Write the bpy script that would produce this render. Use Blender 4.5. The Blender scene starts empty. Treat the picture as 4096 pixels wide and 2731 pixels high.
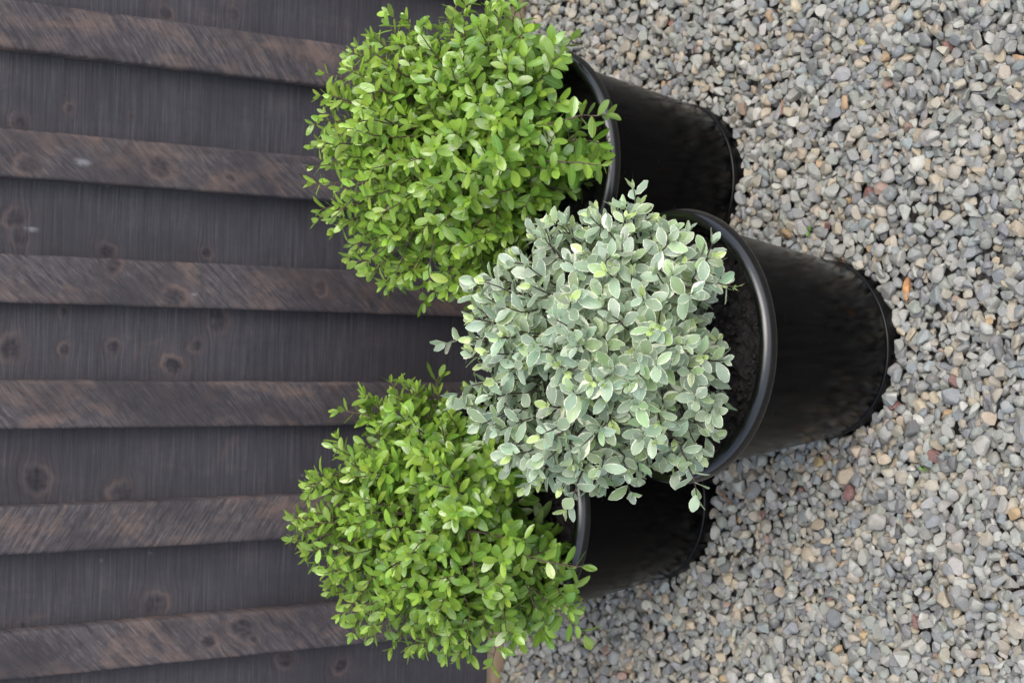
import bpy, math, random
import numpy as np
from mathutils import Vector, Matrix
from mathutils.bvhtree import BVHTree

rng = np.random.default_rng(7)
random.seed(7)
scene = bpy.context.scene
COL = scene.collection

# ------------------------------------------------------------------ camera
PITCH, ROLL, YAW, CAM_H = 0.6578926, 0.0221258, 0.0174326, 2.30619
F_PX = 7154.2                                   # focal length in pixels of the 4096 px wide photograph


def cam_axes():
    cp, sp = math.cos(PITCH), math.sin(PITCH)
    right, up, fwd = np.array([1, 0, 0.]), np.array([0, sp, cp]), np.array([0, cp, -sp])
    cr, sr = math.cos(ROLL), math.sin(ROLL)
    r, u = cr * right + sr * up, -sr * right + cr * up
    cw, sw = math.cos(YAW), math.sin(YAW)
    W = np.array([[cw, -sw, 0], [sw, cw, 0], [0, 0, 1]])
    return W @ r, W @ u, W @ fwd


CR, CU, CD = cam_axes()
CAM = np.array([0, 0, CAM_H])
cam_data = bpy.data.cameras.new('camera')
cam_data.sensor_fit = 'HORIZONTAL'
cam_data.sensor_width = 22.3
cam_data.lens = F_PX / 4096 * 22.3
cam_data.clip_start, cam_data.clip_end = 0.05, 400
cam_data.dof.use_dof = True
cam_data.dof.focus_distance = 2.56
cam_data.dof.aperture_fstop = 5.0
cam = bpy.data.objects.new('camera', cam_data)
# the photograph was taken with the camera turned on its side: its right edge points at the ground
cam.matrix_world = Matrix(((-CU[0], CR[0], -CD[0], CAM[0]), (-CU[1], CR[1], -CD[1], CAM[1]),
                           (-CU[2], CR[2], -CD[2], CAM[2]), (0, 0, 0, 1)))
COL.objects.link(cam)
scene.camera = cam

# ------------------------------------------------------------------ sky, sun, exposure
SUN_EL, SUN_AZ = math.radians(58), math.radians(148)       # azimuth from +Y (towards the fence) clockwise
world = bpy.data.worlds.new('World')
scene.world = world
world.use_nodes = True
wt = world.node_tree
wt.nodes.clear()
sky = wt.nodes.new('ShaderNodeTexSky')
sky.sky_type = 'NISHITA'
sky.sun_disc = False
sky.sun_elevation = SUN_EL
sky.sun_rotation = SUN_AZ
sky.air_density, sky.dust_density, sky.ozone_density = 1.0, 3.0, 1.0
hsv = wt.nodes.new('ShaderNodeHueSaturation')
hsv.inputs['Saturation'].default_value = 0.66              # overcast: the blue is mostly veiled
bg = wt.nodes.new('ShaderNodeBackground')
bg.inputs['Strength'].default_value = 0.15
wo = wt.nodes.new('ShaderNodeOutputWorld')
wt.links.new(sky.outputs[0], hsv.inputs['Color'])
wt.links.new(hsv.outputs[0], bg.inputs[0])
wt.links.new(bg.outputs[0], wo.inputs[0])
sun_data = bpy.data.lights.new('sun', 'SUN')
sun_data.energy = 0.75
sun_data.angle = math.radians(50)
sun_data.color = (1, 0.98, 0.95)
sun = bpy.data.objects.new('sun', sun_data)
sd = Vector((math.sin(SUN_AZ) * math.cos(SUN_EL), math.cos(SUN_AZ) * math.cos(SUN_EL), math.sin(SUN_EL)))
sun.rotation_euler = sd.to_track_quat('Z', 'Y').to_euler()
sun.location = (0, 0, 6)
COL.objects.link(sun)
scene.view_settings.view_transform = 'Standard'
scene.view_settings.look = 'None'
scene.view_settings.gamma = 1
scene.view_settings.use_curve_mapping = False
scene.view_settings.exposure = 0.88
scene.render.film_transparent = False


# ------------------------------------------------------------------ helpers
def rays(q):
    q = np.atleast_2d(np.array(q, float))
    return ((1365.5 - q[:, 1]) / F_PX)[:, None] * CR + ((2048 - q[:, 0]) / F_PX)[:, None] * CU + CD


def at_z(q, z):
    v = rays(q)
    return CAM + ((z - CAM[2]) / v[:, 2])[:, None] * v


def at_y(q, y):
    v = rays(q)
    return CAM + (y / v[:, 1])[:, None] * v


def tag(o, label=None, cat=None, group=None, kind=None):
    if label: o['label'] = label
    if cat: o['category'] = cat
    if group: o['group'] = group
    if kind: o['kind'] = kind
    return o


def empty(name, loc):
    o = bpy.data.objects.new(name, None)
    o.empty_display_size = 0.05
    o.location = loc
    COL.objects.link(o)
    return o


def make_mesh(name, verts, faces, smooth=True, uv=None, cols=None):
    """verts (n,3), faces (m,k) of one k; uv per vertex (n,2); cols {name: (n,4)} per vertex."""
    verts = np.ascontiguousarray(verts, np.float32)
    faces = np.ascontiguousarray(faces, np.int32)
    me = bpy.data.meshes.new(name)
    m, k = faces.shape
    me.vertices.add(len(verts))
    me.vertices.foreach_set('co', verts.ravel())
    me.loops.add(m * k)
    me.loops.foreach_set('vertex_index', faces.ravel())
    me.polygons.add(m)
    me.polygons.foreach_set('loop_start', np.arange(0, m * k, k, dtype=np.int32))
    me.update(calc_edges=True)
    me.polygons.foreach_set('use_smooth', np.full(m, smooth, bool))
    if uv is not None:
        l = me.uv_layers.new(name='UVMap')
        l.data.foreach_set('uv', np.ascontiguousarray(uv[faces.ravel()], np.float32).ravel())
    for n, c in (cols or {}).items():
        a = me.color_attributes.new(n, 'FLOAT_COLOR', 'POINT')
        a.data.foreach_set('color', np.ascontiguousarray(c, np.float32).ravel())
    return me


def obj(name, me, mat, parent=None, loc=None):
    o = bpy.data.objects.new(name, me)
    if mat is not None and len(me.materials) == 0:
        me.materials.append(mat)
    if loc is not None: o.location = loc
    if parent is not None: o.parent = parent
    COL.objects.link(o)
    return o


class NT:
    """Small node-graph writer."""
    def __init__(self, name):
        self.m = bpy.data.materials.new(name)
        self.m.use_nodes = True
        self.t = self.m.node_tree
        self.t.nodes.clear()
        self.out = self.t.nodes.new('ShaderNodeOutputMaterial')

    def n(self, kind, **kw):
        nd = self.t.nodes.new('ShaderNode' + kind)
        for k, v in kw.items():
            if k in ('ins',):
                for a, b in v.items():
                    self.set(nd.inputs[a], b)
            else:
                setattr(nd, k, v)
        return nd

    def set(self, sock, v):
        if hasattr(v, 'is_output'):
            self.t.links.new(v, sock)
        else:
            sock.default_value = v

    def math(self, op, a, b=0.0, c=0.0, clamp=False):
        nd = self.n('Math', operation=op, use_clamp=clamp)
        for i, v in enumerate((a, b, c)): self.set(nd.inputs[i], v)
        return nd.outputs[0]

    def mix(self, f, a, b, blend='MIX'):
        nd = self.n('Mix', data_type='RGBA', blend_type=blend)
        self.set(nd.inputs[0], f)
        self.set(nd.inputs[6], a if hasattr(a, 'is_output') else (*a, 1))
        self.set(nd.inputs[7], b if hasattr(b, 'is_output') else (*b, 1))
        return nd.outputs[2]

    def ramp(self, f, lo, hi):
        nd = self.n('MapRange', interpolation_type='SMOOTHSTEP')
        for i, v in enumerate((f, lo, hi, 0.0, 1.0)): self.set(nd.inputs[i], v)
        return nd.outputs[0]

    def noise(self, vec, scale, detail=3, rough=0.55, dist=0.0):
        nd = self.n('TexNoise', ins={'Scale': scale, 'Detail': detail, 'Roughness': rough, 'Distortion': dist})
        if vec is not None: self.set(nd.inputs['Vector'], vec)
        return nd.outputs[0]

    def mapping(self, vec, loc=(0, 0, 0), rot=(0, 0, 0), scale=(1, 1, 1)):
        nd = self.n('Mapping')
        self.set(nd.inputs[0], vec)
        self.set(nd.inputs['Location'], loc)
        nd.inputs['Rotation'].default_value = rot
        nd.inputs['Scale'].default_value = scale
        return nd.outputs[0]

    def attr(self, name):
        return self.n('Attribute', attribute_name=name, attribute_type='GEOMETRY')

    def bump(self, h, strength, dist=0.002, normal=None):
        nd = self.n('Bump', ins={'Strength': strength, 'Distance': dist, 'Height': h})
        if normal is not None: self.set(nd.inputs['Normal'], normal)
        return nd.outputs[0]

    def bsdf(self, **kw):
        nd = self.n('BsdfPrincipled')
        for k, v in kw.items():
            k = k.replace('_', ' ')
            self.set(nd.inputs[k], v if hasattr(v, 'is_output') or not isinstance(v, tuple) else (*v, 1))
        return nd

    def done(self, shader):
        self.t.links.new(shader, self.out.inputs[0])
        return self.m


def revolve(profile, n=96, closed=False):
    """profile [(r, z)] -> verts, quads"""
    p = np.array(profile, float)
    a = np.linspace(0, 2 * math.pi, n, endpoint=False)
    v = np.stack([p[:, 0][:, None] * np.cos(a), p[:, 0][:, None] * np.sin(a), np.repeat(p[:, 1][:, None], n, 1)], -1).reshape(-1, 3)
    f = []
    m = len(p)
    for i in range(m if closed else m - 1):
        i2 = (i + 1) % m
        for j in range(n):
            j2 = (j + 1) % n
            f.append((i * n + j, i * n + j2, i2 * n + j2, i2 * n + j))
    return v, np.array(f)


def tube(pts, rad, sides=6):
    """pts (k,3), rad (k,) -> verts, quads of an open tapered tube"""
    pts = np.asarray(pts, float)
    t = np.gradient(pts, axis=0)
    t /= np.linalg.norm(t, axis=1)[:, None] + 1e-12
    ref = np.array([0.31, 0.17, 0.93])
    n1 = np.cross(t, ref); n1 /= np.linalg.norm(n1, axis=1)[:, None] + 1e-12
    n2 = np.cross(t, n1)
    a = np.linspace(0, 2 * math.pi, sides, endpoint=False)
    v = pts[:, None, :] + np.asarray(rad)[:, None, None] * (np.cos(a)[None, :, None] * n1[:, None] + np.sin(a)[None, :, None] * n2[:, None])
    k = len(pts)
    i, j = np.meshgrid(np.arange(k - 1), np.arange(sides), indexing='ij')
    j2 = (j + 1) % sides
    f = np.stack([i * sides + j, i * sides + j2, (i + 1) * sides + j2, (i + 1) * sides + j], -1).reshape(-1, 4)
    return v.reshape(-1, 3), f


def box_mesh(name, lo, hi, bevel=0.0015):
    (x0, y0, z0), (x1, y1, z1) = lo, hi
    import bmesh
    bm = bmesh.new()
    vs = [bm.verts.new((x, y, z)) for x in (x0, x1) for y in (y0, y1) for z in (z0, z1)]
    for f in ((0, 1, 3, 2), (4, 6, 7, 5), (0, 4, 5, 1), (2, 3, 7, 6), (0, 2, 6, 4), (1, 5, 7, 3)):
        bm.faces.new([vs[i] for i in f])
    if bevel:
        bmesh.ops.bevel(bm, geom=bm.edges[:], offset=bevel, segments=2, affect='EDGES', profile=0.6)
    bmesh.ops.recalc_face_normals(bm, faces=bm.faces[:])
    me = bpy.data.meshes.new(name)
    bm.to_mesh(me)
    bm.free()
    return me


# ------------------------------------------------------------------ materials
def mat_fence(name, rough_sawn):
    g = NT(name)
    tc = g.n('TexCoord')
    rnd = g.n('ObjectInfo').outputs['Random']
    off = g.n('CombineXYZ', ins={0: g.math('MULTIPLY', rnd, 13.0), 1: g.math('MULTIPLY', rnd, 7.0), 2: g.math('MULTIPLY', rnd, 29.0)}).outputs[0]
    v0 = g.n('VectorMath', operation='ADD', ins={0: tc.outputs['Object'], 1: off}).outputs[0]
    kn = g.attr('knots')
    v0 = g.n('VectorMath', operation='ADD', ins={0: v0, 1: g.n('CombineXYZ', ins={2: kn.outputs['Alpha']}).outputs[0]}).outputs[0]
    sep = g.n('SeparateColor', ins={0: kn.outputs['Color']})
    core, ring, smear = sep.outputs[0], sep.outputs[1], sep.outputs[2]
    wob = g.n('VectorMath', operation='SCALE', ins={0: g.n('TexNoise', ins={'Vector': v0, 'Scale': 6.0, 'Detail': 2.0}).outputs['Color'], 'Scale': 0.016 if rough_sawn else 0.004}).outputs[0]
    v = g.n('VectorMath', operation='ADD', ins={0: v0, 1: wob}).outputs[0]
    if rough_sawn:      # circular saw marks run slantwise over the battens
        slant = g.math('MULTIPLY', g.math('SIGN', g.math('SUBTRACT', rnd, 0.35)), g.math('MULTIPLY_ADD', g.math('FRACT', g.math('MULTIPLY', rnd, 7.3)), 0.45, 0.45))
        rv = g.n('VectorRotate', rotation_type='Y_AXIS', ins={'Vector': v, 'Angle': slant}).outputs[0]
        w1 = g.mapping(rv, scale=(13, 10, 130))
        w2 = g.mapping(rv, scale=(40, 10, 330))
    else:               # fine band saw lines run straight across the boards
        w1 = g.mapping(v, scale=(6, 10, 190))
        w2 = g.mapping(v, scale=(10, 10, 520))
    s1 = g.noise(w1, 1.0, 4, 0.6)
    s2 = g.noise(w2, 1.0, 2, 0.5)
    grain = g.noise(g.mapping(v, scale=(60, 10, 2.2)), 1.0, 4, 0.6)
    patch = g.noise(g.mapping(v, scale=(16, 10, 8)), 1.0, 5, 0.65, 0.6)
    big = g.noise(g.mapping(v, scale=(9, 4, 4.5)), 1.0, 3, 0.55)
    if rough_sawn:
        dark, mid, brown = (0.050, 0.045, 0.053), (0.108, 0.094, 0.100), (0.205, 0.140, 0.117)
    else:
        dark, mid, brown = (0.044, 0.042, 0.051), (0.078, 0.074, 0.087), (0.135, 0.100, 0.093)
    c = g.mix(g.ramp(g.math('MULTIPLY_ADD', g.noise(v, 75, 4, 0.7), 0.40 if rough_sawn else 0.30, g.math('MULTIPLY', s1, 0.60 if rough_sawn else 0.70)), 0.33 if rough_sawn else 0.28, 0.68 if rough_sawn else 0.76), dark, mid)
    c = g.mix(g.math('MULTIPLY', g.ramp(g.math('MULTIPLY_ADD', s1, 0.25, g.math('MULTIPLY', patch, 0.75)), 0.46 if rough_sawn else 0.55, 0.66 if rough_sawn else 0.72), 0.70 if rough_sawn else 0.5), c, brown)
    c = g.mix(g.math('MULTIPLY', g.ramp(s2, 0.50, 0.75), 0.55 if rough_sawn else 0.42), c, (0.20, 0.17, 0.17) if rough_sawn else (0.150, 0.144, 0.165))
    c = g.mix(g.math('MULTIPLY', g.ramp(grain, 0.55, 0.85), 0.30), c, (0.03, 0.028, 0.035))
    c = g.mix(g.math('MULTIPLY', g.ramp(big, 0.42, 0.70), 0.72 if rough_sawn else 0.5), c, tuple(0.85 * q for q in dark))
    c = g.mix(g.math('MULTIPLY', ring, 0.85), c, (0.185, 0.130, 0.115))
    c = g.mix(g.math('MULTIPLY', core, 0.92), c, g.mix(g.ramp(g.noise(v, 70, 3), 0.4, 0.7), (0.022, 0.020, 0.026), (0.070, 0.055, 0.060)))
    c = g.mix(g.math('MULTIPLY', smear, g.ramp(g.noise(v, 55, 4, 0.7), 0.30, 0.62)), c, (0.30, 0.30, 0.33))
    h = g.math('ADD', g.math('MULTIPLY', s1, 0.7), g.math('MULTIPLY', s2, 0.5))
    nrm = g.bump(h, 0.8 if rough_sawn else 0.35, 0.002)
    return g.done(g.bsdf(Base_Color=c, Roughness=0.62, Specular_IOR_Level=0.35, Normal=nrm).outputs[0])


def mat_pine():
    g = NT('bare_pine')
    tc = g.n('TexCoord')
    gr = g.noise(g.mapping(tc.outputs['Object'], scale=(2.5, 40, 90)), 1.0, 4)
    c = g.mix(g.ramp(gr, 0.3, 0.7), (0.52, 0.36, 0.22), (0.62, 0.47, 0.32))
    c = g.mix(g.math('MULTIPLY', g.ramp(g.noise(tc.outputs['Object'], 14, 4), 0.5, 0.8), 0.5), c, (0.30, 0.22, 0.15))
    return g.done(g.bsdf(Base_Color=c, Roughness=0.75).outputs[0])


def mat_plastic(name, base, rough, bump, spec):
    g = NT(name)
    tc = g.n('TexCoord')
    streak = g.noise(g.mapping(tc.outputs['Object'], scale=(210, 210, 70)), 1.0, 2)
    dust = g.noise(tc.outputs['Object'], 16, 5, 0.65)
    c = g.mix(g.math('MULTIPLY', g.ramp(dust, 0.5, 0.8), 0.20), base, (0.0055, 0.0052, 0.0052))
    spk = g.n('TexVoronoi', ins={'Vector': tc.outputs['Object'], 'Scale': 45.0}).outputs['Distance']
    c = g.mix(g.math('MULTIPLY', g.math('LESS_THAN', spk, 0.035), 0.3), c, (0.25, 0.24, 0.23))
    r = g.math('ADD', rough, g.math('MULTIPLY', g.ramp(dust, 0.35, 0.75), 0.10))
    nrm = g.bump(streak, bump, 0.0025)
    return g.done(g.bsdf(Base_Color=c, Roughness=r, Specular_IOR_Level=spec, Normal=nrm).outputs[0])


def mat_soil():
    g = NT('potting_soil')
    tc = g.n('TexCoord')
    a = g.noise(tc.outputs['Object'], 60, 6, 0.7)
    c = g.mix(g.ramp(a, 0.35, 0.75), (0.008, 0.007, 0.0075), (0.034, 0.027, 0.023))
    c = g.mix(g.ramp(g.noise(tc.outputs['Object'], 210, 2), 0.68, 0.76), c, (0.13, 0.085, 0.06))
    return g.done(g.bsdf(Base_Color=c, Roughness=0.45, Normal=g.bump(a, 0.9, 0.01)).outputs[0])


def mat_stone():
    g = NT('gravel_stone')
    tc = g.n('TexCoord')
    at = g.attr('tint')
    p = g.n('NewGeometry').outputs['Position']
    n1 = g.noise(p, 140, 4, 0.65)
    n2 = g.noise(p, 700, 3, 0.7)
    n3 = g.noise(g.mapping(p, rot=(0.5, 0.8, 0.3), scale=(70, 70, 420)), 1.0, 3)
    c = g.mix(0.55, at.outputs['Color'], g.mix(n1, (0.55, 0.55, 0.56), (1.4, 1.38, 1.34)), 'MULTIPLY')
    c = g.mix(g.math('MULTIPLY', g.ramp(n2, 0.52, 0.72), 0.38), c, (0.62, 0.60, 0.57))
    c = g.mix(g.math('MULTIPLY', g.ramp(n3, 0.55, 0.75), 0.22), c, (0.12, 0.11, 0.10))
    c = g.mix(g.math('MULTIPLY', g.ramp(g.noise(p, 45, 3), 0.58, 0.75), 0.25), c, (0.36, 0.25, 0.14))
    h = g.math('ADD', g.math('MULTIPLY', n1, 0.7), g.math('MULTIPLY', n2, 0.25))
    return g.done(g.bsdf(Base_Color=c, Roughness=0.66, Specular_IOR_Level=0.4, Normal=g.bump(h, 0.7, 0.0022)).outputs[0])


def mat_ground():
    g = NT('dark_grit')
    p = g.n('NewGeometry').outputs['Position']
    a = g.noise(p, 160, 5, 0.7)
    vo = g.n('TexVoronoi', ins={'Vector': p, 'Scale': 62.0})
    cell = g.n('SeparateColor', ins={0: vo.outputs['Color']}).outputs[0]
    c = g.mix(cell, (0.10, 0.098, 0.094), (0.34, 0.32, 0.28))
    c = g.mix(g.ramp(vo.outputs['Distance'], 0.35, 0.75), c, (0.05, 0.047, 0.043))
    c = g.mix(0.4, c, g.mix(a, (0.07, 0.066, 0.062), (0.24, 0.225, 0.205)))
    return g.done(g.bsdf(Base_Color=c, Roughness=0.9, Normal=g.bump(a, 1.0, 0.01)).outputs[0])


def mat_leaf(name, variegated):
    """UV.x runs from the leaf's foot to its tip, UV.y from one margin (0) to the other (1); 'tint' holds each leaf's own colour, its alpha a number."""
    g = NT(name)
    uv = g.n('UVMap', uv_map='UVMap').outputs[0]
    sx = g.n('SeparateXYZ', ins={0: uv})
    u, vv = sx.outputs[0], sx.outputs[1]
    side = g.math('ABSOLUTE', g.math('MULTIPLY_ADD', vv, 2.0, -1.0))
    at = g.attr('tint')
    seed = at.outputs['Alpha']
    q = g.n('CombineXYZ', ins={0: u, 1: g.math('MULTIPLY', vv, 0.55), 2: g.math('MULTIPLY', seed, 40.0)}).outputs[0]
    n1 = g.noise(q, 7.0, 3, 0.6)
    n2 = g.noise(q, 3.0, 2, 0.5)
    c = g.mix(0.6, at.outputs['Color'], g.mix(n1, (0.72, 0.74, 0.72), (1.28, 1.26, 1.28)), 'MULTIPLY')
    mid = g.math('SUBTRACT', 1.0, g.ramp(side, 0.02, 0.11))
    vein = g.math('ABSOLUTE', g.math('SINE', g.math('MULTIPLY_ADD', g.math('SUBTRACT', u, g.math('MULTIPLY', side, 0.18)), 24.0, 0.0)))
    if variegated:
        c = g.mix(g.math('MULTIPLY', mid, 0.35), c, (0.36, 0.50, 0.26))
        edge = g.math('ADD', side, g.math('MULTIPLY', g.math('SUBTRACT', n1, 0.5), 0.55))
        tipm = g.math('MULTIPLY', g.ramp(u, 0.90, 1.0), 0.3)
        m = g.ramp(g.math('ADD', edge, tipm), 0.85, 0.94)
        wide = g.math('MULTIPLY', g.ramp(seed, 0.93, 0.96), g.ramp(g.math('ADD', g.math('SUBTRACT', vv, 0.62), g.math('MULTIPLY', g.math('SUBTRACT', n2, 0.5), 0.9)), 0.0, 0.06))
        m = g.math('MAXIMUM', m, wide)
        c = g.mix(m, c, (0.90, 0.92, 0.72))
        brown = g.math('MULTIPLY', g.ramp(g.noise(q, 4.2, 4, 0.7), 0.66, 0.72), g.ramp(seed, 0.30, 0.34))
        brown = g.math('MULTIPLY', brown, g.math('SUBTRACT', 1.0, g.ramp(seed, 0.62, 0.66)))
        c = g.mix(g.math('MULTIPLY', brown, 0.7), c, (0.20, 0.14, 0.12))
        under, rough, trans = (0.42, 0.52, 0.38), 0.36, 0.16
    else:
        c = g.mix(g.math('MULTIPLY', mid, 0.55), c, (0.42, 0.58, 0.16))
        c = g.mix(g.math('MULTIPLY', g.math('MULTIPLY', g.ramp(n2, 0.70, 0.76), g.ramp(seed, 0.9, 0.95)), 0.8), c, (0.20, 0.09, 0.03))
        under, rough, trans = (0.32, 0.46, 0.14), 0.24, 0.34
    geo = g.n('NewGeometry')
    c2 = g.mix(g.math('MULTIPLY', geo.outputs['Backfacing'], 0.55), c, under)
    h = g.math('ADD', g.math('MULTIPLY', vein, 0.25), g.math('ADD', g.math('MULTIPLY', n1, 0.8), g.math('MULTIPLY', mid, -0.6)))
    nrm = g.bump(h, 0.35, 0.0012)
    b = g.bsdf(Base_Color=c2, Roughness=g.math('ADD', rough, g.math('MULTIPLY', geo.outputs['Backfacing'], 0.3)), Specular_IOR_Level=0.7 if variegated else 1.0, Coat_Weight=0.15 if variegated else 0.6, Coat_Roughness=0.28, Normal=nrm)
    tr = g.n('BsdfTranslucent', ins={'Color': g.mix(1.0, c, (1.15, 1.1, 0.55), 'MULTIPLY'), 'Normal': nrm})
    ms = g.n('MixShader', ins={0: trans, 1: b.outputs[0], 2: tr.outputs[0]})
    return g.done(ms.outputs[0])


def mat_bark(name, a, b):
    g = NT(name)
    p = g.n('NewGeometry').outputs['Position']
    n = g.noise(p, 240, 4, 0.6)
    return g.done(g.bsdf(Base_Color=g.mix(n, a, b), Roughness=0.6, Normal=g.bump(n, 0.4, 0.002)).outputs[0])


def mat_plain(name, c0, c1, rough=0.6, scale=120):
    g = NT(name)
    p = g.n('NewGeometry').outputs['Position']
    return g.done(g.bsdf(Base_Color=g.mix(g.ramp(g.noise(p, scale, 4), 0.3, 0.7), c0, c1), Roughness=rough).outputs[0])


M_BOARD = mat_fence('stained_board', False)
M_BATTEN = mat_fence('rough_sawn_batten', True)
M_PINE = mat_pine()
M_POT = mat_plastic('black_plastic', (0.0016, 0.0016, 0.0019), 0.16, 0.03, 0.09)
M_RIM = mat_plastic('black_plastic_rim', (0.0022, 0.0022, 0.0028), 0.20, 0.01, 0.85)
M_BASE = mat_plastic('black_plastic_base', (0.0020, 0.0020, 0.0026), 0.30, 0.02, 0.28)
M_LINER = mat_plastic('black_film', (0.006, 0.006, 0.007), 0.25, 0.2, 0.6)
M_SOIL = mat_soil()
M_STONE = mat_stone()
M_GRIT = mat_ground()
M_GREEN = mat_leaf('green_leaf', False)
M_VARI = mat_leaf('variegated_leaf', True)
M_BARK_G = mat_bark('brown_twig', (0.060, 0.035, 0.028), (0.13, 0.085, 0.065))
M_BARK_V = mat_bark('dark_twig', (0.018, 0.011, 0.011), (0.060, 0.036, 0.032))

# ------------------------------------------------------------------ fence
YW = 2.93295                     # front of the battens
PITCH_X = 0.2157
CENTRES = [0.4687, 0.2499, 0.0374, -0.1784, -0.3931, -0.6091]
CENTRES = [0.4687 + k * PITCH_X for k in (5, 4, 3, 2, 1)] + CENTRES + [-0.6091 - k * PITCH_X for k in (1, 2, 3, 4, 5)]
BW = 0.0822
YB = YW + 0.040                  # front of the boards behind
FENCE_TOP = 1.8


def board_bottom(x):
    return 0.0526 + 0.0075 * x


# knots read off the photograph: (pixel x, pixel y, radius in pixels, strength of the brown ring); kind 's' = pale smear
KNOTS_BOARD = [(275, 430, 15, 1), (70, 485, 26, .5), (520, 458, 9, .5), (660, 55, 24, .8), (60, 872, 33, .7), (76, 945, 30, .4), (425, 1006, 28, .5), (825, 1012, 20, .6),
               (865, 1278, 42, .6), (40, 1390, 40, .8), (255, 1395, 20, .8), (450, 1385, 24, .6), (690, 1460, 34, 1), (782, 1380, 22, .7), (145, 1915, 46, .6), (490, 1968, 40, .7),
               (615, 2418, 42, .6), (85, 2505, 16, .6), (1140, 2640, 28, .6), (1362, 2662, 26, .8), (250, 1245, 16, .6), (930, 60, 22, .4)]
KNOTS_BATTEN = [(110, 660, 34, .9), (635, 668, 40, .8), (920, 716, 20, .9), (450, 1062, 30, .8), (690, 1192, 40, 1), (1280, 1152, 26, 1), (830, 2567, 28, .8), (968, 2515, 44, .5), (1010, 2560, 16, .9), (1205, 240, 20, .5)]
SMEARS = [(330, 650, 42, 17), (125, 918, 30, 10), (430, 742, 8, 10), (595, 252, 6, 6), (1150, 323, 8, 6), (1183, 335, 6, 6), (775, 1180, 12, 6), (405, 2245, 9, 6), (600, 2210, 6, 6), (1210, 1897, 6, 6)]


def to_wall(L, y):
    out = []
    for t in L:
        p = at_y([t[:2]], y)[0]
        s = np.linalg.norm(p - CAM) / F_PX
        out.append((p[0], p[2], t[2] * s, t[3]))
    return out


WK_BOARD, WK_BATTEN = to_wall(KNOTS_BOARD, YB), to_wall(KNOTS_BATTEN, YW)
SM_BOARD, SM_BATTEN = to_wall(SMEARS, YB), to_wall(SMEARS, YW)


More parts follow.
